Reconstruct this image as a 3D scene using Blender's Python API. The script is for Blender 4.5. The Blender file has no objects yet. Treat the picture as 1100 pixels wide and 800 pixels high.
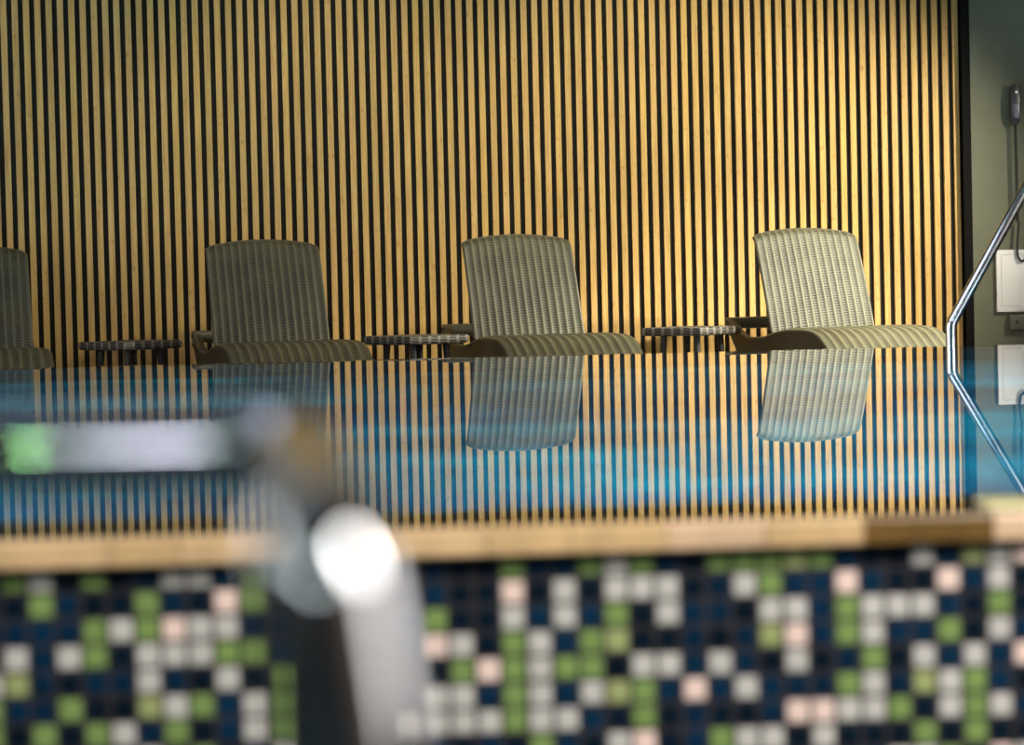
import bpy, bmesh, math, random
from mathutils import Vector, Matrix
random.seed(7)
R = math.radians
C = bpy.context.scene.collection
WATER = 0.0
DECK = -0.31
NEAR = -0.80
CEIL = 2.95

# ------------------------------------------------------------------ helpers
def link(name, bm, mats, parent=None, smooth=False, sharp=None):
    me = bpy.data.meshes.new(name)
    bm.normal_update()
    bm.to_mesh(me); bm.free()
    o = bpy.data.objects.new(name, me)
    C.objects.link(o)
    for m in (mats if isinstance(mats, (list, tuple)) else [mats]):
        me.materials.append(m)
    if smooth:
        for p in me.polygons:
            p.use_smooth = True
        if sharp:
            me.set_sharp_from_angle(angle=R(sharp))
    if parent is not None:
        o.parent = parent
    return o

def box(bm, lo, hi, mi=0, mat=None, bev=0.0, seg=2):
    x0, y0, z0 = lo; x1, y1, z1 = hi
    vs = [bm.verts.new(p) for p in ((x0,y0,z0),(x1,y0,z0),(x1,y1,z0),(x0,y1,z0),(x0,y0,z1),(x1,y0,z1),(x1,y1,z1),(x0,y1,z1))]
    fs = []
    for ids in ((0,3,2,1),(4,5,6,7),(0,1,5,4),(1,2,6,5),(2,3,7,6),(3,0,4,7)):
        f = bm.faces.new([vs[i] for i in ids]); f.material_index = mi; fs.append(f)
    if bev:
        es = list({e for f in fs for e in f.edges})
        r = bmesh.ops.bevel(bm, geom=es, offset=bev, segments=seg, profile=0.5, affect='EDGES')
        vs = list({v for f in r['faces'] for v in f.verts} | {v for v in vs if v.is_valid})
        for f in r['faces']:
            f.material_index = mi
    if mat is not None:
        bmesh.ops.transform(bm, matrix=mat, verts=[v for v in vs if v.is_valid])
    return vs

def catmull(pts, n=8):
    pts = [Vector(p) for p in pts]
    P = [2*pts[0]-pts[1]] + pts + [2*pts[-1]-pts[-2]]
    out = []
    for i in range(1, len(P)-2):
        a, b, c, d = P[i-1], P[i], P[i+1], P[i+2]
        for k in range(n):
            t = k/n
            out.append(0.5*((2*b)+(c-a)*t+(2*a-5*b+4*c-d)*t*t+(3*b-a-3*c+d)*t**3))
    out.append(pts[-1])
    return out

def fillet(pts, rad, n=8):
    """polyline with its corners rounded"""
    pts = [Vector(p) for p in pts]
    out = [pts[0]]
    for i in range(1, len(pts)-1):
        a, b, c = pts[i-1], pts[i], pts[i+1]
        u, v = (a-b), (c-b)
        r = min(rad, u.length*0.49, v.length*0.49)
        p0, p1 = b+u.normalized()*r, b+v.normalized()*r
        for k in range(n+1):
            t = k/n
            out.append((1-t)**2*p0+2*t*(1-t)*b+t*t*p1)
    out.append(pts[-1])
    return out

def tube(bm, pts, rad, seg=16, cap=True, mi=0):
    pts = [Vector(p) for p in pts]
    n = len(pts)
    tans = []
    for i in range(n):
        t = pts[min(i+1, n-1)]-pts[max(i-1, 0)]
        tans.append(t.normalized())
    up = Vector((0, 0, 1)) if abs(tans[0].z) < 0.9 else Vector((1, 0, 0))
    nrm = (up - tans[0]*up.dot(tans[0])).normalized()
    rings = []
    for i in range(n):
        nrm = (nrm - tans[i]*nrm.dot(tans[i])).normalized()
        bn = tans[i].cross(nrm)
        r = rad[i] if isinstance(rad, (list, tuple)) else rad
        rings.append([bm.verts.new(pts[i]+(nrm*math.cos(a)+bn*math.sin(a))*r) for a in (2*math.pi*k/seg for k in range(seg))])
    for i in range(n-1):
        for k in range(seg):
            f = bm.faces.new((rings[i][k], rings[i][(k+1) % seg], rings[i+1][(k+1) % seg], rings[i+1][k]))
            f.material_index = mi
    if cap:
        bm.faces.new(list(reversed(rings[0]))).material_index = mi
        bm.faces.new(rings[-1]).material_index = mi

def disc_stack(bm, prof, seg=24, mat=None, mi=0):
    """lathe around z; prof = [(r, z)]"""
    rings = []
    new = []
    for r, z in prof:
        ring = [bm.verts.new((r*math.cos(2*math.pi*k/seg), r*math.sin(2*math.pi*k/seg), z)) for k in range(seg)]
        rings.append(ring); new += ring
    for a, b in zip(rings, rings[1:]):
        for k in range(seg):
            bm.faces.new((a[k], a[(k+1) % seg], b[(k+1) % seg], b[k])).material_index = mi
    bm.faces.new(list(reversed(rings[0]))).material_index = mi
    bm.faces.new(rings[-1]).material_index = mi
    if mat is not None:
        bmesh.ops.transform(bm, matrix=mat, verts=new)

def empty(name, loc, rz=0.0):
    o = bpy.data.objects.new(name, None)
    C.objects.link(o)
    o.empty_display_size = 0.1
    o.location = loc; o.rotation_euler = (0, 0, rz)
    return o

def tag(o, label, cat, group=None):
    o['label'] = label; o['category'] = cat
    if group: o['group'] = group
    return o

def struct(o, label=None):
    o['kind'] = 'structure'
    if label: o['label'] = label
    return o

def dup(root, loc, rz, label, group):
    r = root.copy(); C.objects.link(r)
    r.location = loc; r.rotation_euler = (0, 0, rz)
    r['label'] = label; r['group'] = group
    for ch in list(root.children):
        c = ch.copy(); C.objects.link(c); c.parent = r
        for g in list(ch.children):
            d = g.copy(); C.objects.link(d); d.parent = c
    return r

# ------------------------------------------------------------------ materials
def mat(name):
    m = bpy.data.materials.new(name); m.use_nodes = True
    nt = m.node_tree
    return m, nt, nt.nodes['Principled BSDF']

def N(nt, t, **kw):
    n = nt.nodes.new(t)
    for k, v in kw.items():
        setattr(n, k, v)
    return n

def math_(nt, op, a, b=None):
    n = N(nt, 'ShaderNodeMath', operation=op)
    for i, x in enumerate((a, b)):
        if x is None: continue
        if isinstance(x, (int, float)): n.inputs[i].default_value = x
        else: nt.links.new(x, n.inputs[i])
    return n.outputs[0]

def ramp(nt, fac, stops):
    n = N(nt, 'ShaderNodeValToRGB')
    e = n.color_ramp.elements
    while len(e) < len(stops): e.new(0.5)
    for i, (p, c) in enumerate(stops):
        e[i].position = p; e[i].color = (*c, 1)
    if fac is not None: nt.links.new(fac, n.inputs[0])
    return n.outputs[0]

def plain(name, col, rough=0.5, metal=0.0, spec=0.5, noise=0.0, nscale=20.0, coat=0.0):
    m, nt, b = mat(name)
    b.inputs['Base Color'].default_value = (*col, 1)
    b.inputs['Roughness'].default_value = rough
    b.inputs['Metallic'].default_value = metal
    b.inputs['Specular IOR Level'].default_value = spec
    b.inputs['Coat Weight'].default_value = coat
    if noise:
        tc = N(nt, 'ShaderNodeTexCoord')
        nz = N(nt, 'ShaderNodeTexNoise'); nz.inputs['Scale'].default_value = nscale
        nz.inputs['Detail'].default_value = 4
        nt.links.new(tc.outputs['Object'], nz.inputs['Vector'])
        lo = tuple(c*(1-noise) for c in col); hi = tuple(min(1, c*(1+noise)) for c in col)
        nt.links.new(ramp(nt, nz.outputs[0], [(0.3, lo), (0.7, hi)]), b.inputs['Base Color'])
    return m

def emit(name, col, strength):
    m, nt, b = mat(name)
    b.inputs['Base Color'].default_value = (*col, 1)
    b.inputs['Emission Color'].default_value = (*col, 1)
    b.inputs['Emission Strength'].default_value = strength
    return m

SLAT_P = 0.067624
def wood_mat():
    m, nt, b = mat('slat_wood')
    tc = N(nt, 'ShaderNodeTexCoord')
    sx = N(nt, 'ShaderNodeSeparateXYZ'); nt.links.new(tc.outputs['Object'], sx.inputs[0])
    idx = math_(nt, 'FLOOR', math_(nt, 'ADD', math_(nt, 'DIVIDE', sx.outputs[0], SLAT_P), 0.5))
    wn = N(nt, 'ShaderNodeTexWhiteNoise', noise_dimensions='1D'); nt.links.new(idx, wn.inputs['W'])
    # long grain, different on each slat
    cb = N(nt, 'ShaderNodeCombineXYZ')
    nt.links.new(math_(nt, 'ADD', math_(nt, 'MULTIPLY', sx.outputs[0], 160.0), math_(nt, 'MULTIPLY', idx, 7.3)), cb.inputs[0])
    nt.links.new(math_(nt, 'MULTIPLY', sx.outputs[2], 3.0), cb.inputs[1])
    nt.links.new(math_(nt, 'MULTIPLY', wn.outputs[0], 50.0), cb.inputs[2])
    nz = N(nt, 'ShaderNodeTexNoise'); nz.inputs['Scale'].default_value = 1.0; nz.inputs['Detail'].default_value = 5
    nt.links.new(cb.outputs[0], nz.inputs['Vector'])
    base = ramp(nt, nz.outputs[0], [(0.3, (0.39, 0.237, 0.076)), (0.52, (0.51, 0.330, 0.114)), (0.72, (0.59, 0.405, 0.157))])
    # darker nodes
    cb2 = N(nt, 'ShaderNodeCombineXYZ')
    nt.links.new(math_(nt, 'MULTIPLY', sx.outputs[0], 40.0), cb2.inputs[0])
    nt.links.new(math_(nt, 'MULTIPLY', sx.outputs[2], 22.0), cb2.inputs[1])
    nt.links.new(math_(nt, 'MULTIPLY', wn.outputs[0], 31.0), cb2.inputs[2])
    n2 = N(nt, 'ShaderNodeTexNoise'); n2.inputs['Scale'].default_value = 1.0; n2.inputs['Detail'].default_value = 2
    nt.links.new(cb2.outputs[0], n2.inputs['Vector'])
    spot = ramp(nt, n2.outputs[0], [(0.62, (0, 0, 0)), (0.76, (1, 1, 1))])
    mx = N(nt, 'ShaderNodeMix', data_type='RGBA'); mx.inputs['B'].default_value = (0.30, 0.14, 0.04, 1)
    nt.links.new(math_(nt, 'MULTIPLY', spot, 0.6), mx.inputs['Factor']); nt.links.new(base, mx.inputs['A'])
    # slight tone shift per slat
    mx2 = N(nt, 'ShaderNodeMix', data_type='RGBA', blend_type='MULTIPLY'); mx2.inputs['Factor'].default_value = 1.0
    tone = ramp(nt, wn.outputs[0], [(0.0, (0.88, 0.88, 0.84)), (0.5, (1, 0.97, 1.0)), (1.0, (1, 1, 0.86))])
    nt.links.new(mx.outputs['Result'], mx2.inputs['A']); nt.links.new(tone, mx2.inputs['B'])
    nt.links.new(mx2.outputs['Result'], b.inputs['Base Color'])
    b.inputs['Roughness'].default_value = 0.55
    b.inputs['Specular IOR Level'].default_value = 0.3
    return m

def weave_mat(name, nu, nv, light, dark, slot, bump=0.004, blotch=0.75):
    """wicker: wefts running across u, woven over and under warp ribs"""
    m, nt, b = mat(name)
    uv = N(nt, 'ShaderNodeUVMap'); uv.uv_map = 'UVMap'
    s = N(nt, 'ShaderNodeSeparateXYZ'); nt.links.new(uv.outputs[0], s.inputs[0])
    U, V = s.outputs[0], s.outputs[1]
    rib = math_(nt, 'POWER', math_(nt, 'MULTIPLY', math_(nt, 'ADD', math_(nt, 'COSINE', math_(nt, 'MULTIPLY', U, 2*math.pi*nu)), 1.0), 0.5), 2.2)
    row = math_(nt, 'FLOOR', math_(nt, 'MULTIPLY', U, nu))
    weft = math_(nt, 'ABSOLUTE', math_(nt, 'SINE', math_(nt, 'ADD', math_(nt, 'MULTIPLY', V, math.pi*nv), math_(nt, 'MULTIPLY', row, 0.9))))
    weft = math_(nt, 'POWER', weft, 0.8)
    h = math_(nt, 'MAXIMUM', math_(nt, 'MULTIPLY', weft, 0.62), rib)
    tc = N(nt, 'ShaderNodeTexCoord')
    nz = N(nt, 'ShaderNodeTexNoise'); nz.inputs['Scale'].default_value = 4.5; nz.inputs['Detail'].default_value = 4
    nt.links.new(tc.outputs['Object'], nz.inputs['Vector'])
    hh = math_(nt, 'ADD', h, math_(nt, 'MULTIPLY', math_(nt, 'SUBTRACT', nz.outputs[0], 0.5), blotch))
    col = ramp(nt, hh, [(0.18, slot), (0.42, dark), (0.85, light)])
    nt.links.new(col, b.inputs['Base Color'])
    bp = N(nt, 'ShaderNodeBump'); bp.inputs['Strength'].default_value = 0.6; bp.inputs['Distance'].default_value = bump
    nt.links.new(h, bp.inputs['Height']); nt.links.new(bp.outputs[0], b.inputs['Normal'])
    b.inputs['Roughness'].default_value = 0.5
    b.inputs['Specular IOR Level'].default_value = 0.35
    return m

def pool_mosaic(name, cols, grout, pitch=0.05, big=1.1, ripple_bands=None):
    m, nt, b = mat(name)
    tc = N(nt, 'ShaderNodeTexCoord')
    sc = N(nt, 'ShaderNodeVectorMath', operation='SCALE'); sc.inputs['Scale'].default_value = 1/pitch
    nt.links.new(tc.outputs['Object'], sc.inputs[0])
    fl = N(nt, 'ShaderNodeVectorMath', operation='FLOOR'); nt.links.new(sc.outputs[0], fl.inputs[0])
    wn = N(nt, 'ShaderNodeTexWhiteNoise', noise_dimensions='3D'); nt.links.new(fl.outputs[0], wn.inputs['Vector'])
    nz = N(nt, 'ShaderNodeTexNoise'); nz.inputs['Scale'].default_value = big; nz.inputs['Detail'].default_value = 2
    nt.links.new(tc.outputs['Object'], nz.inputs['Vector'])
    f = math_(nt, 'ADD', math_(nt, 'MULTIPLY', wn.outputs[0], 0.35), math_(nt, 'MULTIPLY', math_(nt, 'SUBTRACT', nz.outputs[0], 0.32), 1.7))
    n = len(cols)
    col = ramp(nt, f, [(0.15+0.7*i/(n-1), c) for i, c in enumerate(cols)])
    if ripple_bands:
        s = N(nt, 'ShaderNodeSeparateXYZ'); nt.links.new(tc.outputs['Object'], s.inputs[0])
        inside = None
        for y0, y1 in ripple_bands[0]:
            k = math_(nt, 'MULTIPLY', math_(nt, 'GREATER_THAN', s.outputs[1], y0), math_(nt, 'LESS_THAN', s.outputs[1], y1))
            inside = k if inside is None else math_(nt, 'MAXIMUM', inside, k)
        mx = N(nt, 'ShaderNodeMix', data_type='RGBA', blend_type='MULTIPLY'); mx.inputs['B'].default_value = (*ripple_bands[1], 1)
        nt.links.new(inside, mx.inputs['Factor']); nt.links.new(col, mx.inputs['A'])
        col = mx.outputs['Result']
    nt.links.new(col, b.inputs['Base Color'])
    b.inputs['Roughness'].default_value = 0.5
    return m

M = {}
M['wood'] = wood_mat()
M['black'] = plain('black_felt', (0.018, 0.017, 0.015), 0.85, spec=0.15)
M['black_paint'] = plain('black_paint', (0.005, 0.005, 0.005), 0.8, spec=0.1)
M['grey_wall'] = plain('grey_green_plaster', (0.120, 0.125, 0.088), 0.75, noise=0.06, nscale=6)
M['room_wall'] = plain('warm_room_plaster', (0.16, 0.11, 0.07), 0.85, noise=0.08, nscale=3)
M['dark_wall'] = plain('dark_room_plaster', (0.035, 0.034, 0.036), 0.85, noise=0.1, nscale=3)
M['ceiling'] = plain('ceiling_board', (0.10, 0.075, 0.05), 0.8, noise=0.05)
M['deck'] = plain('deck_stone', (0.16, 0.14, 0.12), 0.5, noise=0.2, nscale=9)
M['basin'] = plain('dark_basin_stone', (0.008, 0.028, 0.042), 0.5, noise=0.2, nscale=9)
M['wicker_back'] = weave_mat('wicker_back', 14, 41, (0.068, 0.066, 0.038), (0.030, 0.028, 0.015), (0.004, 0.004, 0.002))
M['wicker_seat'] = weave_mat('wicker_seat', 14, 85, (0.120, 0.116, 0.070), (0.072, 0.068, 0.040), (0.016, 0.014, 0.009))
M['wicker_rail'] = plain('wicker_rail', (0.030, 0.026, 0.016), 0.5, noise=0.25, nscale=45)
M['wicker_rim'] = plain('wicker_rim', (0.055, 0.052, 0.034), 0.4, noise=0.15, nscale=60)
M['wicker_table'] = weave_mat('wicker_table', 9, 4.3, (0.15, 0.14, 0.125), (0.035, 0.030, 0.025), (0.005, 0.004, 0.004), blotch=0.2)
M['dark_metal'] = plain('dark_metal', (0.03, 0.028, 0.027), 0.4, metal=0.3)
M['chrome'] = plain('chrome_steel', (0.86, 0.86, 0.89), 0.12, metal=1.0)
M['chrome_near'] = plain('polished_steel', (0.72, 0.73, 0.76), 0.035, metal=1.0)
M['white_lacquer'] = plain('white_lacquer', (0.80, 0.80, 0.82), 0.35)
M['white_line'] = plain('white_groove', (0.45, 0.45, 0.45), 0.6)
M['rubber'] = plain('black_rubber', (0.015, 0.015, 0.017), 0.45)
M['handset'] = plain('handset_plastic', (0.035, 0.036, 0.045), 0.35)
M['handset_pad'] = plain('handset_pad', (0.10, 0.10, 0.15), 0.35)
M['grey_plastic'] = plain('grey_plastic', (0.09, 0.09, 0.075), 0.5)
M['tan'] = plain('tan_coping', (0.60, 0.40, 0.20), 0.4, noise=0.16, nscale=14)
M['tan2'] = plain('sand_coping', (0.64, 0.43, 0.23), 0.4, noise=0.16, nscale=14)
M['tan3'] = plain('rosy_coping', (0.66, 0.45, 0.28), 0.4, noise=0.14, nscale=14)
M['brown'] = plain('brown_coping', (0.155, 0.082, 0.016), 0.4, noise=0.22, nscale=14)
M['wet_stone'] = plain('wet_brown_stone', (0.06, 0.04, 0.015), 0.4, noise=0.25, nscale=10)
M['pale_glint'] = plain('pale_glint', (0.72, 0.66, 0.36), 0.4, noise=0.15, nscale=30)
M['grout'] = plain('dark_grout', (0.030, 0.022, 0.022), 0.8)
M['t_navy'] = plain('tile_navy', (0.0015, 0.020, 0.050), 0.35, spec=0.2, noise=0.35, nscale=18)
M['t_ink'] = plain('tile_ink', (0.0015, 0.008, 0.018), 0.35, spec=0.2, noise=0.35, nscale=18)
M['t_green'] = plain('tile_green', (0.185, 0.285, 0.085), 0.4, spec=0.25, noise=0.12, nscale=18)
M['t_lime'] = plain('tile_lime', (0.32, 0.36, 0.15), 0.4, spec=0.25, noise=0.1, nscale=18)
M['t_grey'] = plain('tile_grey', (0.53, 0.51, 0.475), 0.4, spec=0.25, noise=0.08, nscale=18)
M['t_pink'] = plain('tile_pink', (0.82, 0.62, 0.55), 0.4, spec=0.25, noise=0.06, nscale=18)
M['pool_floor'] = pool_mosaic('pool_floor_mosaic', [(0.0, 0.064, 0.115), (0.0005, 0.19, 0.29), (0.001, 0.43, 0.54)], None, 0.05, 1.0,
                              ripple_bands=([(8.55, 9.85), (5.0, 6.3)], (0.55, 0.55, 0.7)))  # blotches and dark bands: rippled light put into the floor colour
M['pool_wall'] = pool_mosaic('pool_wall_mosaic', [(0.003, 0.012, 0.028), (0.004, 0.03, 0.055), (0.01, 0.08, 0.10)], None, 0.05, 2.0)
M['lamp_white'] = emit('lamp_white', (0.86, 0.95, 1.0), 12)
M['lamp_lilac'] = emit('lamp_lilac', (0.92, 0.88, 1.0), 16)
M['lamp_green'] = emit('lamp_green', (0.45, 1.0, 0.36), 62)
M['glow_pale'] = emit('glow_pale', (0.82, 1.0, 0.95), 7)
M['glow_lilac'] = emit('glow_lilac', (0.93, 0.88, 1.0), 1.3)
M['lamp_cyan'] = emit('lamp_cyan', (0.2, 0.8, 1.0), 4)
M['added_glow'] = emit('added_pane_glow', (1.0, 0.95, 0.92), 3.8)  # for the added panes that brighten the rails

def water_mat():
    m, nt, b = mat('pool_water')
    b.inputs['Base Color'].default_value = (0.97, 1.0, 1.0, 1)
    b.inputs['Roughness'].default_value = 0.0
    b.inputs['IOR'].default_value = 1.333
    b.inputs['Transmission Weight'].default_value = 1.0
    return m
M['water'] = water_mat()

# ------------------------------------------------------------------ the room
X0, X1, Y0, Y1 = -6.0, 6.4, -4.2, 18.0
bm = bmesh.new()
box(bm, (X0, 12.8, DECK-0.15), (X1, Y1, DECK))
box(bm, (3.62, 3.6, DECK-0.15), (X1, 12.8, DECK))
box(bm, (3.62, 3.45, NEAR), (X1, 3.6, DECK))
struct(link('floor', bm, M['deck']), 'stone deck around the pool')
bm = bmesh.new(); box(bm, (X0, Y0, NEAR-0.15), (X1, 4.6, NEAR)); struct(link('floor_basin', bm, M['basin']), 'dark floor in front of the raised pool')
bm = bmesh.new(); box(bm, (X0, Y0, CEIL), (X1, Y1, CEIL+0.12)); struct(link('ceiling', bm, M['ceiling']))
bm = bmesh.new(); box(bm, (X0-0.15, Y0, NEAR-0.15), (X0, Y1, CEIL)); struct(link('wall_left', bm, M['dark_wall']))
bm = bmesh.new(); box(bm, (X1, Y0, NEAR-0.15), (X1+0.15, Y1, CEIL)); struct(link('wall_right', bm, M['room_wall']))
bm = bmesh.new(); box(bm, (X0-0.15, Y0-0.15, NEAR-0.15), (X1+0.15, Y0, CEIL)); struct(link('wall_front', bm, M['dark_wall']))
# unseen glowing panes added to the side walls for the steel rails to mirror
def added_window(name, x, sgn, y0, y1, z0, z1, m):
    xa, xb = sorted((x, x-sgn*0.03)); xp = sorted((x-sgn*0.012, x-sgn*0.018))
    bm = bmesh.new()
    for q0, q1, w0, w1 in ((y0-.07, y0, z0-.07, z1+.07), (y1, y1+.07, z0-.07, z1+.07), (y0, y1, z1, z1+.07), (y0, y1, z0-.07, z0), ((y0+y1)/2-.03, (y0+y1)/2+.03, z0, z1)):
        box(bm, (xa, q0, w0), (xb, q1, w1))
    wf = struct(link(name, bm, M['black_paint']))
    bm = bmesh.new(); box(bm, (xp[0], y0, z0), (xp[1], y1, z1))
    link('added_pane', bm, m, wf)
added_window('added_window_1', X1, 1, 2.6, 9.0, 0.0, 2.5, M['added_glow'])
added_window('added_window_2', X0, -1, 6.0, 12.6, 0.0, 2.5, M['added_glow'])

# slatted timber wall: local x runs along the wall, local -y faces the pool
ANG = math.atan2(16.653338532614537-15.825126609419101, 2.86990278283636+3.0231312591860493)
wall_o = Vector((-3.0231312591860493, 15.825126609419101, 0))
bm = bmesh.new()
k0, k1 = -44, 88
SW, SD = 0.0365, 0.020
box(bm, ((k0-0.5)*SLAT_P, SD, DECK), (k1*SLAT_P+SW/2+0.012, SD+0.03, CEIL), mi=1)
for k in range(k0, k1+1):
    xc = k*SLAT_P
    box(bm, (xc-SW/2, 0, DECK+0.002), (xc+SW/2, SD+0.001, CEIL-0.002), mi=0)
w = struct(link('wall_back', bm, [M['wood'], M['black']]), 'slatted timber wall on black backing')
w.location = wall_o; w.rotation_euler = (0, 0, ANG)
# grey-green wall standing a little in front, with a black edge
bm = bmesh.new()
box(bm, (2.945, 16.61, DECK), (X1, 16.85, CEIL))
gw = struct(link('wall_back_right', bm, M['grey_wall']), 'grey green plaster wall')
bm = bmesh.new()
box(bm, (2.902, 16.605, DECK), (2.952, 16.78, CEIL))
struct(link('trim_1', bm, M['black_paint']), 'black edge trim between slats and grey wall')

# ------------------------------------------------------------------ the raised pool
FT = 0.063                                  # the near wall turns slightly
def fy(x): return 4.03+FT*x
PX0, PX1 = -5.2, 3.3
FAR0, FAR1 = 12.55, 12.80
bm = bmesh.new()
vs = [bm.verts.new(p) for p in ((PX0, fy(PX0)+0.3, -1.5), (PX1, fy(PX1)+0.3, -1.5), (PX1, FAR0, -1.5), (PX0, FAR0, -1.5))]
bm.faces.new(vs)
struct(link('floor_pool', bm, M['pool_floor']), 'bright blue mosaic pool floor with painted ripple light')
bm = bmesh.new()
zt = -0.05
def quad(a, b): # inner wall from a to b, normal to the left of a->b
    v = [bm.verts.new((a[0], a[1], -1.5)), bm.verts.new((b[0], b[1], -1.5)), bm.verts.new((b[0], b[1], zt)), bm.verts.new((a[0], a[1], zt))]
    bm.faces.new(v)
quad((PX0, FAR0), (PX1, FAR0)); quad((PX1, fy(PX1)+0.3), (PX0, fy(PX0)+0.3))
quad((PX1, FAR0), (PX1, fy(PX1)+0.3)); quad((PX0, fy(PX0)+0.3), (PX0, FAR0))
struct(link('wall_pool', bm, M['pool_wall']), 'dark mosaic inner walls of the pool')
# far and side copings, just under the water film
bm = bmesh.new()
box(bm, (PX0-0.25, FAR0, -0.06), (PX1+0.3, FAR1, -0.004))
box(bm, (PX0-0.25, FAR0+0.02, DECK-0.1), (PX1+0.3, FAR1-0.01, -0.06))
box(bm, (PX1, fy(PX1)+0.31, -0.06), (PX1+0.3, FAR0, 0.015)); box(bm, (PX1+0.02, fy(PX1)+0.33, NEAR), (PX1+0.28, FAR0, -0.06))
box(bm, (PX0-0.25, fy(PX0)+0.31, -0.06), (PX0, FAR0, 0.015)); box(bm, (PX0-0.23, fy(PX0)+0.33, NEAR), (PX0-0.02, FAR0, -0.06))
struct(link('trim_2', bm, M['wet_stone']), 'dark stone rim on the far side of the pool')
# near coping: stones of different tones, dark wet top, tan bullnose front
bm = bmesh.new()
tones = {0: 'tan', 1: 'tan2', 2: 'tan3', 3: 'brown'}
edges = [PX0-0.2]
while edges[-1] < -0.85: edges.append(edges[-1]+0.16)
edges = [e for e in edges if e < -0.80] + [-0.625, -0.518, -0.36, -0.20, -0.045, 0.085, 0.235, 0.39, 0.545, 0.750, 0.91]
while edges[-1] < PX1+0.2: edges.append(edges[-1]+0.16)
rng = random.Random(3)
for a, b2 in zip(edges, edges[1:]):
    mid = 0.5*(a+b2)
    mi = 3 if 0.545 <= mid <= 0.75 else (2 if mid > 0.75 and mid < 0.95 else rng.choice((0, 0, 1, 1, 2) if mid > 0.0 else (0, 0, 1)))
    ya, yb = fy(a), fy(b2)
    prof = [(0.30, -0.050), (0.004, -0.050), (0.0, -0.046), (0.0, -0.012), (0.003, -0.006), (0.010, -0.003), (0.30, -0.003)]
    g = 0.0012
    A = [bm.verts.new((a+g, ya+d, z)) for d, z in prof]; B = [bm.verts.new((b2-g, yb+d, z)) for d, z in prof]
    n = len(prof)
    for i in range(n):
        f = bm.faces.new((A[i], A[(i+1) % n], B[(i+1) % n], B[i]))
        f.material_index = 4 if i == 5 else mi
    bm.faces.new(list(reversed(A))).material_index = mi; bm.faces.new(B).material_index = mi
bmesh.ops.recalc_face_normals(bm, faces=bm.faces)
struct(link('trim_3', bm, [M['tan'], M['tan2'], M['tan3'], M['brown'], M['wet_stone']]), 'tan stone coping on the near pool edge')
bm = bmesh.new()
box(bm, (0.745, fy(0.9)+0.01, -0.002), (1.45, fy(0.9)+0.14, 0.006), bev=0.003)  # thin pale strip added where the wet coping shows a bright reflection
struct(link('trim_4', bm, M['pale_glint']), 'pale strip added as a bright reflection on the near coping')

# near mosaic wall, tile by tile as in the photograph
P = 0.0405
PAT = {  # row -> {column: colour}
 0: 'g-19 e-18 g-16 e-13 e-12 g-10 g0 g3 e4 g5 g8 g9 g10 l11 g12 e16 l18 e19 p20',
 1: 'g-18 g-14 p-11 g-10 p0 e2 e4 e5 e6 e9 g10 p13 p17 e19',
 2: 'g-16 e-15 g-14 p-13 e-12 e-11 g-3 e0 e2 g4 e6 e10 e11 g13 e14 e15 e16 g19',
 3: 'e-19 e-17 g-16 e-14 e-13 e-12 g-11 g-10 p-3 e-2 g0 e1 g3 l4 l10 p11 g13 e14 g17 e19',
 4: 'l-19 e-14 e-11 g-9 g-2 p-1 g0 e1 g2 g3 e5 e6 e8 e11 g14 e16 e18 p20',
 5: 'g-17 l-14 e-13 g-12 e-10 g-9 e-3 e-2 g0 e1 e3 l4 g5 p7 e9 g13 e14 l16 e17 g18',
 6: 'g-18 g-16 e-15 g-13 e-10 g-9 e-4 e-3 e-2 e-1 g0 e1 e2 g5 p11 p12 e13 e14 g15 e17 g18 e19',
 7: 'g-19 e-14 g-12 e-9 g1 e4 p5 g8 e9 e10 e12 g16 g18',
}
pat = {}
for r, s in PAT.items():
    for t in s.split():
        pat[(int(t[1:]), r)] = t[0]
known = set(range(-19, 21))
rng = random.Random(11)
order = ['t_navy', 't_ink', 't_green', 't_lime', 't_grey', 't_pink']
bm = bmesh.new()
nrow = int((0.07-0.046-NEAR)/P)
ca, cb = int((PX0-0.2)/P), int((PX1+0.25)/P)
h = P*0.425
for c in range(ca, cb+1):
    for r in range(0, nrow):
        k = pat.get((c, r))
        if k is None:
            if c in known and r <= 7: k = 'n'
            else: k = rng.choices('ngel p'.replace(' ', ''), weights=(58, 17, 17, 3, 5))[0]
        mi = {'n': 0, 'g': 2, 'l': 3, 'e': 4, 'p': 5}[k]
        if k == 'n' and rng.random() < 0.45: mi = 1
        xc, zc = -0.0073+c*P, -0.0690-r*P
        j = rng.uniform(-0.0006, 0.0006)
        d0, d1 = 0.028+j, 0.0315
        ht, hi_ = h, h-0.0018
        out = [bm.verts.new((xc+sx*ht, fy(xc+sx*ht)+d1, zc+sz*ht)) for sx, sz in ((-1,-1),(1,-1),(1,1),(-1,1))]
        inn = [bm.verts.new((xc+sx*hi_, fy(xc+sx*hi_)+d0, zc+sz*hi_)) for sx, sz in ((-1,-1),(1,-1),(1,1),(-1,1))]
        bm.faces.new(inn).material_index = mi
        for i in range(4):
            bm.faces.new((out[i], out[(i+1) % 4], inn[(i+1) % 4], inn[i])).material_index = mi
bmesh.ops.recalc_face_normals(bm, faces=bm.faces)
struct(link('wall_pool_front', bm, [M[k] for k in order]), 'mosaic tiled front of the raised pool')
bm = bmesh.new()
a, b2 = PX0-0.23, PX1+0.28
v = []
for d, z in ((0.031, NEAR), (0.29, NEAR), (0.29, -0.05), (0.031, -0.05)):
    v.append((bm.verts.new((a, fy(a)+d, z)), bm.verts.new((b2, fy(b2)+d, z))))
for i in range(4):
    bm.faces.new((v[i][0], v[i][1], v[(i+1) % 4][1], v[(i+1) % 4][0]))
bm.faces.new([q[0] for q in v]); bm.faces.new([q[1] for q in reversed(v)])
bmesh.ops.recalc_face_normals(bm, faces=bm.faces)
struct(link('wall_pool_core', bm, M['grout']), 'grouted body behind the mosaic')
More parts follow.
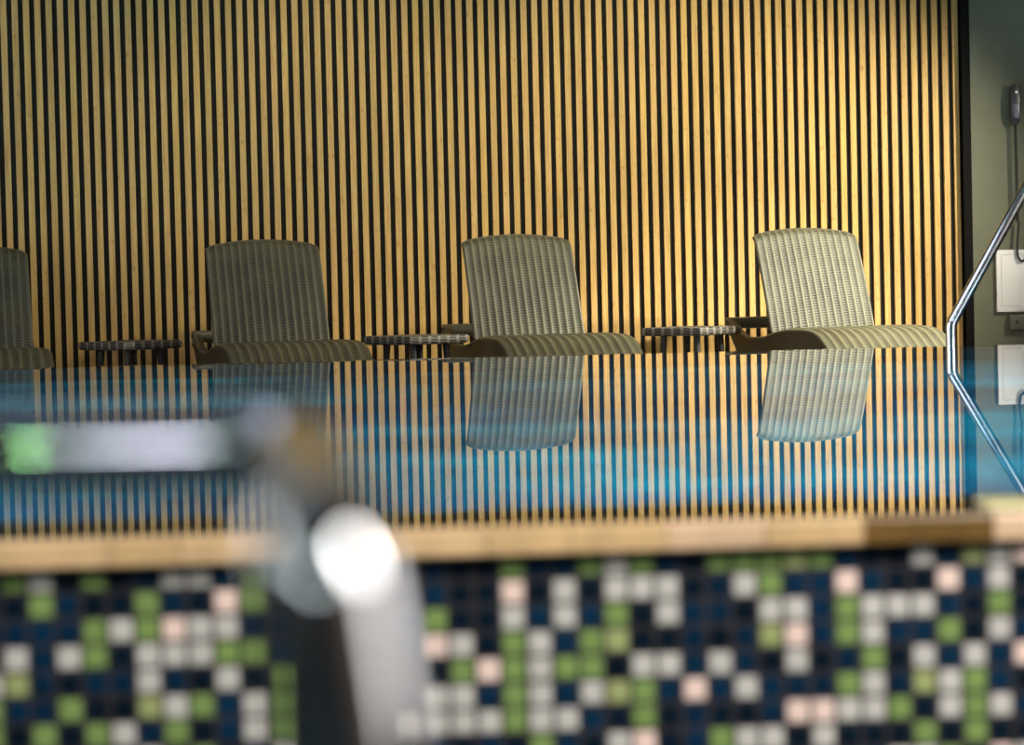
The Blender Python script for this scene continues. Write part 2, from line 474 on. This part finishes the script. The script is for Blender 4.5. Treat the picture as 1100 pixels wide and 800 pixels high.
# water surface with its film over both copings
bm = bmesh.new()
vs = [bm.verts.new(p) for p in ((PX0, fy(PX0)+0.001, WATER), (PX1, fy(PX1)+0.001, WATER), (PX1, FAR1, WATER), (PX0, FAR1, WATER))]
bm.faces.new(vs)
struct(link('water', bm, M['water']), 'still pool water')

# ------------------------------------------------------------------ loungers
PROF = [(-0.37, 0.395), (-0.335, 0.425), (-0.27, 0.398), (-0.18, 0.350), (-0.05, 0.318), (0.08, 0.310), (0.22, 0.320), (0.36, 0.343),
        (0.50, 0.358), (0.65, 0.362), (0.80, 0.362), (0.92, 0.352), (1.01, 0.325), (1.08, 0.285), (1.15, 0.240), (1.28, 0.185), (1.42, 0.155), (1.54, 0.145)]
prof = catmull([(l, 0, h) for l, h in PROF], 5)
def hgt(l):
    for a, b in zip(prof, prof[1:]):
        if a.x <= l <= b.x and b.x > a.x:
            t = (l-a.x)/(b.x-a.x); return a.z+(b.z-a.z)*t
    return prof[-1].z
HW = 0.37
def hw(l):
    t = min(1, max(0, (l-0.45)/0.5)); return HW+0.022*t*t*(3-2*t)
OFF = 0.55       # root sits under l = OFF

def grid_obj(name, nx, ny, fn, thick, m, parent):
    """a slab whose top face is fn(u, v) -> (point, normal); UVs span 0..1"""
    bm = bmesh.new(); uvl = bm.loops.layers.uv.new('UVMap')
    top, bot = [], []
    for j in range(ny+1):
        rt, rb = [], []
        for i in range(nx+1):
            p, n = fn(i/nx, j/ny)
            rt.append(bm.verts.new(p)); rb.append(bm.verts.new(p-n*thick))
        top.append(rt); bot.append(rb)
    def F(q, uvs):
        f = bm.faces.new(q)
        for lp, uv in zip(f.loops, uvs): lp[uvl].uv = uv
    for j in range(ny):
        for i in range(nx):
            u0, u1, v0, v1 = i/nx, (i+1)/nx, j/ny, (j+1)/ny
            uv = ((u0, v0), (u1, v0), (u1, v1), (u0, v1))
            F((top[j][i], top[j][i+1], top[j+1][i+1], top[j+1][i]), uv)
            F((bot[j+1][i], bot[j+1][i+1], bot[j][i+1], bot[j][i]), ((u0, v1), (u1, v1), (u1, v0), (u0, v0)))
    for i in range(nx):
        u0, u1 = i/nx, (i+1)/nx
        F((top[0][i+1], top[0][i], bot[0][i], bot[0][i+1]), ((u1, 0), (u0, 0), (u0, .02), (u1, .02)))
        F((top[ny][i], top[ny][i+1], bot[ny][i+1], bot[ny][i]), ((u0, 1), (u1, 1), (u1, .98), (u0, .98)))
    for j in range(ny):
        v0, v1 = j/ny, (j+1)/ny
        F((top[j][0], top[j+1][0], bot[j+1][0], bot[j][0]), ((0, v0), (0, v1), (.02, v1), (.02, v0)))
        F((top[j+1][nx], top[j][nx], bot[j][nx], bot[j+1][nx]), ((1, v1), (1, v0), (.98, v0), (.98, v1)))
    bmesh.ops.recalc_face_normals(bm, faces=bm.faces)
    return link(name, bm, m, parent, smooth=True, sharp=50)

def make_lounger(loc, rz, label, group):
    root = tag(empty('sun_lounger', loc, rz), label, 'sun lounger', group)
    # side rails: deep wave-shaped aprons, with a rounded rim along the top
    for s in (-1, 1):
        bm = bmesh.new(); uvl = bm.loops.layers.uv.new('UVMap')
        rings = []
        for q in prof:
            l, h = q.x, q.z
            dep = 0.060+0.08*min(1, max(0, (l+0.36)/0.18))
            if l > 1.0: dep -= 0.03*(l-1.0)/0.54
            x0, x1 = s*(hw(l)-0.050), s*hw(l)
            y = l-OFF
            k = 0.008
            ring = [(x0, y, h-dep), (x1, y, h-dep), (x1, y, h-0.012-k), (x1-s*0.006, y, h-0.012), (x0+s*0.006, y, h-0.012), (x0, y, h-0.012-k)]
            rings.append([bm.verts.new(p) for p in ring])
        n = len(rings)
        for j in range(n-1):
            for i in range(6):
                f = bm.faces.new((rings[j][i], rings[j][(i+1) % 6], rings[j+1][(i+1) % 6], rings[j+1][i]))
                for lp, uv in zip(f.loops, ((i/6, j/n), ((i+1)/6, j/n), ((i+1)/6, (j+1)/n), (i/6, (j+1)/n))): lp[uvl].uv = (uv[1], uv[0])
        bm.faces.new(rings[0]); bm.faces.new(list(reversed(rings[-1])))
        bmesh.ops.recalc_face_normals(bm, faces=bm.faces)
        rail = link('side_rail', bm, M['wicker_rail'], root, smooth=True, sharp=35)
        bm = bmesh.new()
        tube(bm, [(s*(hw(q.x)-0.004), q.x-OFF, q.z-0.010) for q in prof], 0.011, 8)
        tube(bm, [(s*(hw(q.x)-0.004), q.x-OFF, q.z-(0.060+0.08*min(1, max(0, (q.x+0.36)/0.18))-(0.03*(q.x-1)/0.54 if q.x > 1 else 0))) for q in prof], 0.009, 8)
        link('rail_rim', bm, M['wicker_rim'], rail, smooth=True)
    # head and foot cross bars
    bm = bmesh.new(); tube(bm, [(-HW+0.002, -0.345-OFF, 0.390), (HW-0.002, -0.345-OFF, 0.390)], 0.036, 14)
    link('head_bar', bm, M['wicker_rim'], root, smooth=True, sharp=60)
    bm = bmesh.new(); tube(bm, [(-HW+0.02, 1.53-OFF, 0.105), (HW-0.02, 1.53-OFF, 0.125)], 0.030, 12)
    link('foot_bar', bm, M['wicker_rim'], root, smooth=True, sharp=60)
    # woven seat from the hip over the knee crest to the foot
    def seat(u, v):
        l = 0.24+v*1.29
        e = 0.01
        d = Vector((0, 2*e, hgt(l+e)-hgt(l-e))).normalized()
        n = Vector((0, -d.z, d.y))
        rib = 0.0035*math.cos(u*2*math.pi*14)
        edge = max(0.0, abs(u-0.5)-0.47)/0.03
        return Vector(((u-0.5)*2*(hw(l)-0.002), l-OFF, hgt(l)))+n*(0.006+rib-0.010*edge*edge), n
    grid_obj('seat_panel', 120, 60, seat, 0.016, M['wicker_seat'], root)
    # reclined woven backrest with an arched top edge
    hinge = Vector((0, 0.25-OFF, 0.335)); topc = Vector((0, 0.0-OFF, 0.962))
    up = (topc-hinge); L = up.length; up = up.normalized(); nb = Vector((0, up.z, -up.y))
    BW = 0.332
    def back(u, v):
        a = (u-0.5)*2
        arch = L-0.040*a*a-0.012*max(0, abs(a)-0.9)/0.1
        x = a*(BW-0.004*v)
        s = v*arch
        belly = 0.008*math.sin(math.pi*v)
        rib = 0.0020*math.cos(u*2*math.pi*14)
        roll = -0.02*max(0, v-0.93)/0.07*max(0, v-0.93)/0.07
        return hinge+up*s+Vector((x, 0, 0))+nb*(belly+rib+roll-0.006*(1-abs(a)**2)), nb
    bk = grid_obj('backrest', 120, 48, back, 0.026, M['wicker_back'], root)
    bm = bmesh.new()
    rim = []
    for k in range(25):
        p, n = back(0.0, k/24); rim.append(p-n*0.013)
    for k in range(1, 31):
        p, n = back(k/30, 1.0); rim.append(p-n*0.013)
    for k in range(1, 25):
        p, n = back(1.0, 1-k/24); rim.append(p-n*0.013)
    tube(bm, rim, 0.0115, 8)
    link('backrest_rim', bm, M['wicker_rim'], bk, smooth=True)
    # strut behind the backrest
    bm = bmesh.new()
    for s in (-1, 1):
        tube(bm, [hinge+up*0.42-nb*0.035+Vector((s*0.20, 0, 0)), Vector((s*0.20, -0.12-OFF, 0.27))], 0.011, 8)
    tube(bm, [hinge+up*0.42-nb*0.035+Vector((-0.22, 0, 0)), hinge+up*0.42-nb*0.035+Vector((0.22, 0, 0))], 0.011, 8)
    tube(bm, [(-HW+0.03, -0.12-OFF, 0.262), (HW-0.03, -0.12-OFF, 0.262)], 0.012, 8)
    link('back_support', bm, M['dark_metal'], root, smooth=True, sharp=60)
    for s in (-1, 1):
        for l, top in ((-0.16, 0.26), (1.22, 0.15)):
            bm = bmesh.new()
            tube(bm, [(s*(HW-0.03), l-OFF, top), (s*(HW-0.025), l-OFF+(0.03 if l > 0.5 else -0.03), 0.0)], [0.030, 0.022], 12)
            link('leg', bm, M['wicker_rail'], root, smooth=True, sharp=60)
    return root

def place(x, y, deg):
    t = R(deg)
    return (x+OFF*math.sin(t), y-OFF*math.cos(t), DECK), math.pi+t
LG = 'wicker sun loungers along the slatted wall'
spots = [(-3.150, 15.20, 14.0, 'dark wicker sun lounger cut off by the left edge of the photo'),
         (-1.452, 15.35, 16.0, 'dark wicker sun lounger whose reflection is partly behind the blurred rail, second from left'),
         (0.042, 15.56, 16.5, 'mid brown wicker sun lounger standing between two side tables, third from left'),
         (1.784, 15.75, 18.5, 'brightly lit pale wicker sun lounger beside the chrome pool handrail')]
first = None
for x, y, d, lab in spots:
    loc, rz = place(x, y, d)
    if first is None: first = make_lounger(loc, rz, lab, LG)
    else: dup(first, loc, rz, lab, LG)

# ------------------------------------------------------------------ side tables
def make_table(loc, rz, label, group):
    root = tag(empty('side_table', loc, rz), label, 'side table', group)
    a = 0.218; zt = 0.380; th = 0.050
    bm = bmesh.new(); uvl = bm.loops.layers.uv.new('UVMap')
    def loop(hw, z, rr=0.012, n=3):
        pts = []
        for cx, cy, a0 in ((1, 1, 0), (-1, 1, 90), (-1, -1, 180), (1, -1, 270)):
            for k in range(n+1):
                t = R(a0+90*k/n)
                pts.append(bm.verts.new((cx*(hw-rr)+rr*math.cos(t), cy*(hw-rr)+rr*math.sin(t), z)))
        return pts
    rings = [loop(a-0.012, zt-th), loop(a-0.004, zt-th+0.004), loop(a, zt-th+0.012), loop(a, zt-0.012), loop(a-0.004, zt-0.003), loop(a-0.014, zt)]
    n = len(rings[0])
    def perim(i):
        return 4*i/n
    for j in range(len(rings)-1):
        for i in range(n):
            f = bm.faces.new((rings[j][i], rings[j][(i+1) % n], rings[j+1][(i+1) % n], rings[j+1][i]))
            for lp in f.loops:
                p = lp.vert.co
                sgn = p.x-p.y
                lp[uvl].uv = (sgn*1.6+5, (p.z-zt+th)/th*0.7)
    for ring in (list(reversed(rings[0])), rings[-1]):
        f = bm.faces.new(ring)
        for lp in f.loops: lp[uvl].uv = (lp.vert.co.x*2+2, lp.vert.co.y*4+2)
    bmesh.ops.recalc_face_normals(bm, faces=bm.faces)
    link('table_top', bm, M['wicker_table'], root, smooth=True, sharp=40)
    for sx in (-1, 1):
        for sy in (-1, 1):
            bm = bmesh.new()
            tube(bm, [(sx*0.120, sy*0.120, zt-th+0.004), (sx*0.130, sy*0.130, 0.15), (sx*0.150, sy*0.150, 0.0)], [0.021, 0.017, 0.015], 12)
            link('leg', bm, M['dark_metal'], root, smooth=True, sharp=60)
    bm = bmesh.new()
    tube(bm, [(-0.13, -0.13, 0.14), (0.13, 0.13, 0.14)], 0.008, 8); tube(bm, [(-0.13, 0.13, 0.14), (0.13, -0.13, 0.14)], 0.008, 8)
    link('stretcher', bm, M['dark_metal'], root, smooth=True, sharp=60)
    return root
TG = 'low woven side tables between the loungers'
tabs = [(-2.245, 15.36, 47, 'low dark woven side table standing apart between the two left loungers'),
        (-0.548, 15.05, 41, 'low woven side table standing close in front of the left side of the third lounger'),
        (1.085, 15.64, 51, 'low woven side table beside the brightly lit pale lounger')]
ft = None
for x, y, d, lab in tabs:
    if ft is None: ft = make_table((x, y, DECK), R(d), lab, TG)
    else: dup(ft, (x, y, DECK), R(d), lab, TG)

# ------------------------------------------------------------------ far pool handrail
bm = bmesh.new()
hp = fillet([(2.094, 12.40, -1.49), (2.094, 12.40, 0.118), (2.525, 12.40, 0.869), (2.85, 12.40, 0.98), (3.44, 12.40, 0.98), (3.44, 12.40, 0.015)], 0.022, 8)
tube(bm, hp, 0.0262, 28)
hr = tag(link('pool_handrail', bm, M['chrome'], smooth=True, sharp=60), 'slanted chrome handrail rising out of the water at the right', 'handrail')
bm = bmesh.new()
disc_stack(bm, [(0.055, 0.0), (0.055, 0.008), (0.03, 0.02)], 24, Matrix.Translation((3.44, 12.40, 0.015)))
link('floor_flange', bm, M['chrome'], hr, smooth=True, sharp=40)

# ------------------------------------------------------------------ near handrail (out of focus)
bm = bmesh.new()
Zr = 0.275
pts = [(-0.95, 1.64, NEAR), (-0.95, 1.64, Zr), (-0.135, 1.625, Zr), (-0.080, 1.055, Zr), (-0.071, 1.050, 0.21), (0.071, 1.045, NEAR)]
path = fillet(pts, 0.055, 12)
tube(bm, path, 0.025, 32)
nr = tag(link('grab_rail', bm, M['chrome_near'], smooth=True, sharp=60), 'large blurred steel grab rail in front of the mosaic pool wall', 'handrail')
for x, y in ((-0.95, 1.64), (0.071, 1.045)):
    bm = bmesh.new()
    disc_stack(bm, [(0.055, 0.0), (0.055, 0.008), (0.030, 0.02)], 24, Matrix.Translation((x, y, NEAR)))
    link('floor_flange', bm, M['chrome_near'], nr, smooth=True, sharp=40)

# ------------------------------------------------------------------ things on the grey wall
GY = 16.61
hs = tag(empty('wall_handset', (3.226, GY, 1.287)), 'black handset hanging high on the grey green wall with a coiled cord', 'handset')
bm = bmesh.new()
# cradle plate
box(bm, (-0.026, -0.022, 0.03), (0.026, -0.0005, 0.235), bev=0.006)
link('cradle', bm, M['rubber'], hs, smooth=True, sharp=40)
bm = bmesh.new()
sect = [(0.0, 0.020, 0.016), (0.02, 0.027, 0.021), (0.07, 0.033, 0.026), (0.13, 0.035, 0.027), (0.19, 0.034, 0.024), (0.235, 0.031, 0.020), (0.247, 0.026, 0.015)]
rings = []
for z, rx, ry in sect:
    ring = []
    for k in range(20):
        t = 2*math.pi*k/20
        ct, st = math.cos(t), math.sin(t)
        x = rx*abs(ct)**0.6*(1 if ct > 0 else -1); y = ry*abs(st)**0.6*(1 if st > 0 else -1)
        ring.append(bm.verts.new((x+0.004*(z/0.25), -0.046+y-0.012*math.sin(math.pi*z/0.25), z)))
    rings.append(ring)
for a, b in zip(rings, rings[1:]):
    for k in range(20): bm.faces.new((a[k], a[(k+1) % 20], b[(k+1) % 20], b[k]))
bm.faces.new(list(reversed(rings[0]))); bm.faces.new(rings[-1])
body = link('handset_body', bm, M['handset'], hs, smooth=True, sharp=50)
bm = bmesh.new()
box(bm, (-0.016, -0.0865, 0.035), (0.022, -0.078, 0.125), bev=0.004)
link('key_pad', bm, M['handset_pad'], body, smooth=True, sharp=40)
bm = bmesh.new()
for s in (-1, 1):
    tube(bm, [(s*0.018, -0.045, 0.240), (s*0.026, -0.052, 0.266)], [0.009, 0.006], 10)
link('hook', bm, M['grey_plastic'], hs, smooth=True, sharp=50)
bm = bmesh.new()
disc_stack(bm, [(0.009, 0.0), (0.009, 0.004), (0.005, 0.006)], 14, Matrix.Translation((0.004, -0.076, 0.200)) @ Matrix.Rotation(R(90), 4, 'X'))
link('button', bm, M['white_lacquer'], hs, smooth=True, sharp=50)
bm = bmesh.new()
coil = []
turns = 46
for k in range(turns*10+1):
    t = k/(turns*10)
    a = 2*math.pi*turns*t
    coil.append((0.0+0.010*math.cos(a)+0.004*t, -0.045+0.010*math.sin(a), 0.0-0.62*t))
tube(bm, coil, 0.0035, 6)
last = Vector(coil[-1])
tail = catmull([last, last+Vector((-0.008, 0.0, -0.08)), (0.0, -0.045, -0.79), (0.006, -0.045, -0.845), (0.032, -0.045, -0.868), (0.058, -0.045, -0.845), (0.064, -0.045, -0.795), (0.066, -0.03, -0.775)], 8)
tube(bm, tail, 0.0075, 10)
link('coiled_cord', bm, M['rubber'], hs, smooth=True)

bx = tag(empty('wall_panel', (3.292, GY, 0.098)), 'white rectangular panel box on the grey green wall under the handset', 'wall panel')
bm = bmesh.new(); box(bm, (-0.197, -0.028, 0.0), (0.197, -0.0005, 0.394), bev=0.004)
pb = link('panel_body', bm, M['white_lacquer'], bx, smooth=True, sharp=40)
bm = bmesh.new()
for lo, hi in (((-0.168, -0.0292, 0.035), (-0.1655, -0.0278, 0.365)), ((0.1655, -0.0292, 0.035), (0.168, -0.0278, 0.365)),
               ((-0.168, -0.0292, 0.3625), (0.168, -0.0278, 0.365)), ((-0.168, -0.0292, 0.035), (0.168, -0.0278, 0.0375))):
    box(bm, lo, hi)
link('cover_groove', bm, M['white_line'], pb)
bm = bmesh.new(); box(bm, (-0.05, -0.036, 0.012), (-0.03, -0.027, 0.042), bev=0.003)
link('latch', bm, M['white_lacquer'], pb, smooth=True, sharp=40)
sk = tag(empty('wall_socket', (3.222, GY, -0.020)), 'small dark grey socket box on the wall just below the white panel', 'socket')
bm = bmesh.new(); box(bm, (-0.052, -0.045, 0.0), (0.052, -0.0005, 0.100), bev=0.010, seg=3)
link('socket_body', bm, M['grey_plastic'], sk, smooth=True, sharp=40)
bm = bmesh.new(); disc_stack(bm, [(0.011, 0), (0.011, 0.004)], 16, Matrix.Translation((-0.005, -0.044, 0.055)) @ Matrix.Rotation(R(90), 4, 'X'))
link('socket_hole', bm, M['rubber'], sk, smooth=True, sharp=40)

# ------------------------------------------------------------------ lights
def aim(o, target):
    d = Vector(target)-o.location
    o.rotation_euler = d.to_track_quat('-Z', 'Y').to_euler()

def spot(name, loc, tgt, power, size, blend, col, rad=0.05):
    l = bpy.data.lights.new(name, 'SPOT'); l.energy = power; l.color = col
    l.spot_size = R(size); l.spot_blend = blend; l.shadow_soft_size = rad
    o = bpy.data.objects.new(name, l); C.objects.link(o); o.location = loc; aim(o, tgt); return o

def area(name, loc, tgt, power, sx, sy, col):
    l = bpy.data.lights.new(name, 'AREA'); l.shape = 'RECTANGLE'; l.size = sx; l.size_y = sy
    l.energy = power; l.color = col
    o = bpy.data.objects.new(name, l); C.objects.link(o); o.location = loc; aim(o, tgt); return o

spot('spot_key', (4.6, 14.6, 1.9), (1.3, 15.9, 0.5), 1300, 74, 1.0, (1.0, 0.91, 0.68), 0.06)
spot('spot_accent', (4.0, 13.5, 2.85), (2.05, 15.25, 0.15), 2350, 44, 1.0, (1.0, 0.94, 0.76), 0.05)  # extra lamp added to brighten the rightmost lounger
spot('spot_accent_small', (2.2, 13.2, 2.85), (0.12, 15.3, 0.20), 420, 34, 1.0, (1.0, 0.94, 0.76), 0.05)
for x, p, z, c in ((-3.0, 17, 0.0, 80), (-1.1, 74, 0.2, 92), (1.0, 118, 0.5, 100)):
    spot('spot_wash', (x, 14.45, 2.90), (x+0.1, 16.1, z), p, c, 0.8, (1.0, 0.86, 0.60), 0.08)
spot('spot_grey_wall', (4.1, 15.0, 2.9), (3.3, 16.5, 0.5), 14, 66, 0.3, (1.0, 0.96, 0.88), 0.08)
# ceiling lamps over the near basin
area('ceiling_lamp', (4.2, 0.7, 2.90), (4.2, 0.7, -1), 330, 3.8, 0.6, (1.0, 0.96, 0.90))
spot('spot_mosaic', (2.4, 1.6, 2.88), (0.0, 4.25, -0.20), 820, 68, 0.5, (1.0, 0.96, 0.90), 0.20)
spot('spot_mosaic', (-2.6, 1.9, 2.88), (-0.3, 4.25, -0.20), 420, 64, 0.5, (1.0, 0.96, 0.90), 0.20)
# lamps under water
for x in (-3.6, -1.2, 1.2, 2.8):
    y = fy(x)+0.34
    area('pool_lamp', (x, y, -0.55), (x, y+5, -1.2), 88, 0.22, 0.22, (0.12, 0.80, 1.0))
for y in (7.5, 10.3):
    area('pool_lamp', (PX0+0.03, y, -0.55), (0, y, -1.3), 88, 0.22, 0.22, (0.12, 0.80, 1.0))
    area('pool_lamp', (PX1-0.03, y, -0.55), (0, y, -1.3), 88, 0.22, 0.22, (0.12, 0.80, 1.0))

# lamps behind the camera that the near rail mirrors
def panel(name, x0, y0, x1, y1, m, label):
    bm = bmesh.new(); box(bm, (x0, y0, CEIL-0.03), (x1, y1, CEIL-0.001), mi=0)
    o = link(name, bm, m); struct(o, label); return o
panel('trim_5', -1.77, -3.5, -1.73, -3.1, M['lamp_green'], 'small green ceiling lamp')
panel('trim_6', -1.64, -3.9, -1.46, -2.7, M['lamp_white'], 'white ceiling light panel')
panel('trim_7', -1.45, -3.9, -1.30, -2.7, M['lamp_lilac'], 'lilac white ceiling light panel')
panel('trim_8', -1.29, -3.9, -0.7, -2.7, M['lamp_white'], 'white ceiling light panel beside the lilac one')
for i, (x, y) in enumerate(((-2.5, -2.5), (-3.6, -1.5), (-4.4, -0.3))):
    panel('trim_%d' % (10+i), x-0.4, y-0.4, x+0.4, y+0.4, M['glow_pale'], 'added square pale glow panel %d' % (i+1))  # added so the near rail's elbow mirrors a pale streak
panel('trim_9', -4.2, 6.4, -0.8, 11.2, M['glow_lilac'], 'added glow panel over the pool')  # unseen panel added for bright stripes along the far handrail

wd = bpy.data.worlds.new('dim_room'); bpy.context.scene.world = wd; wd.use_nodes = True
wd.node_tree.nodes['Background'].inputs[0].default_value = (1.0, 0.9, 0.75, 1)
wd.node_tree.nodes['Background'].inputs[1].default_value = 0.006

# ------------------------------------------------------------------ camera
cam = bpy.data.cameras.new('camera'); co = bpy.data.objects.new('camera', cam); C.objects.link(co)
cam.sensor_fit = 'HORIZONTAL'; cam.sensor_width = 36.0; cam.lens = 2800*36/1100
pitch = math.atan(100/2800)
mw = Matrix.Rotation(math.pi/2-pitch, 4, 'X') @ Matrix.Rotation(-R(1.35), 4, 'Z')
co.matrix_world = Matrix.Translation((0, 0, 0.379)) @ mw
cam.clip_start = 0.05; cam.clip_end = 100
cam.dof.use_dof = True; cam.dof.focus_distance = 15.4; cam.dof.aperture_fstop = cam.lens/36.0
sc = bpy.context.scene
sc.camera = co
vs_ = sc.view_settings
vs_.view_transform = 'Standard'; vs_.look = 'None'; vs_.exposure = 0.0; vs_.gamma = 1.0; vs_.use_curve_mapping = False
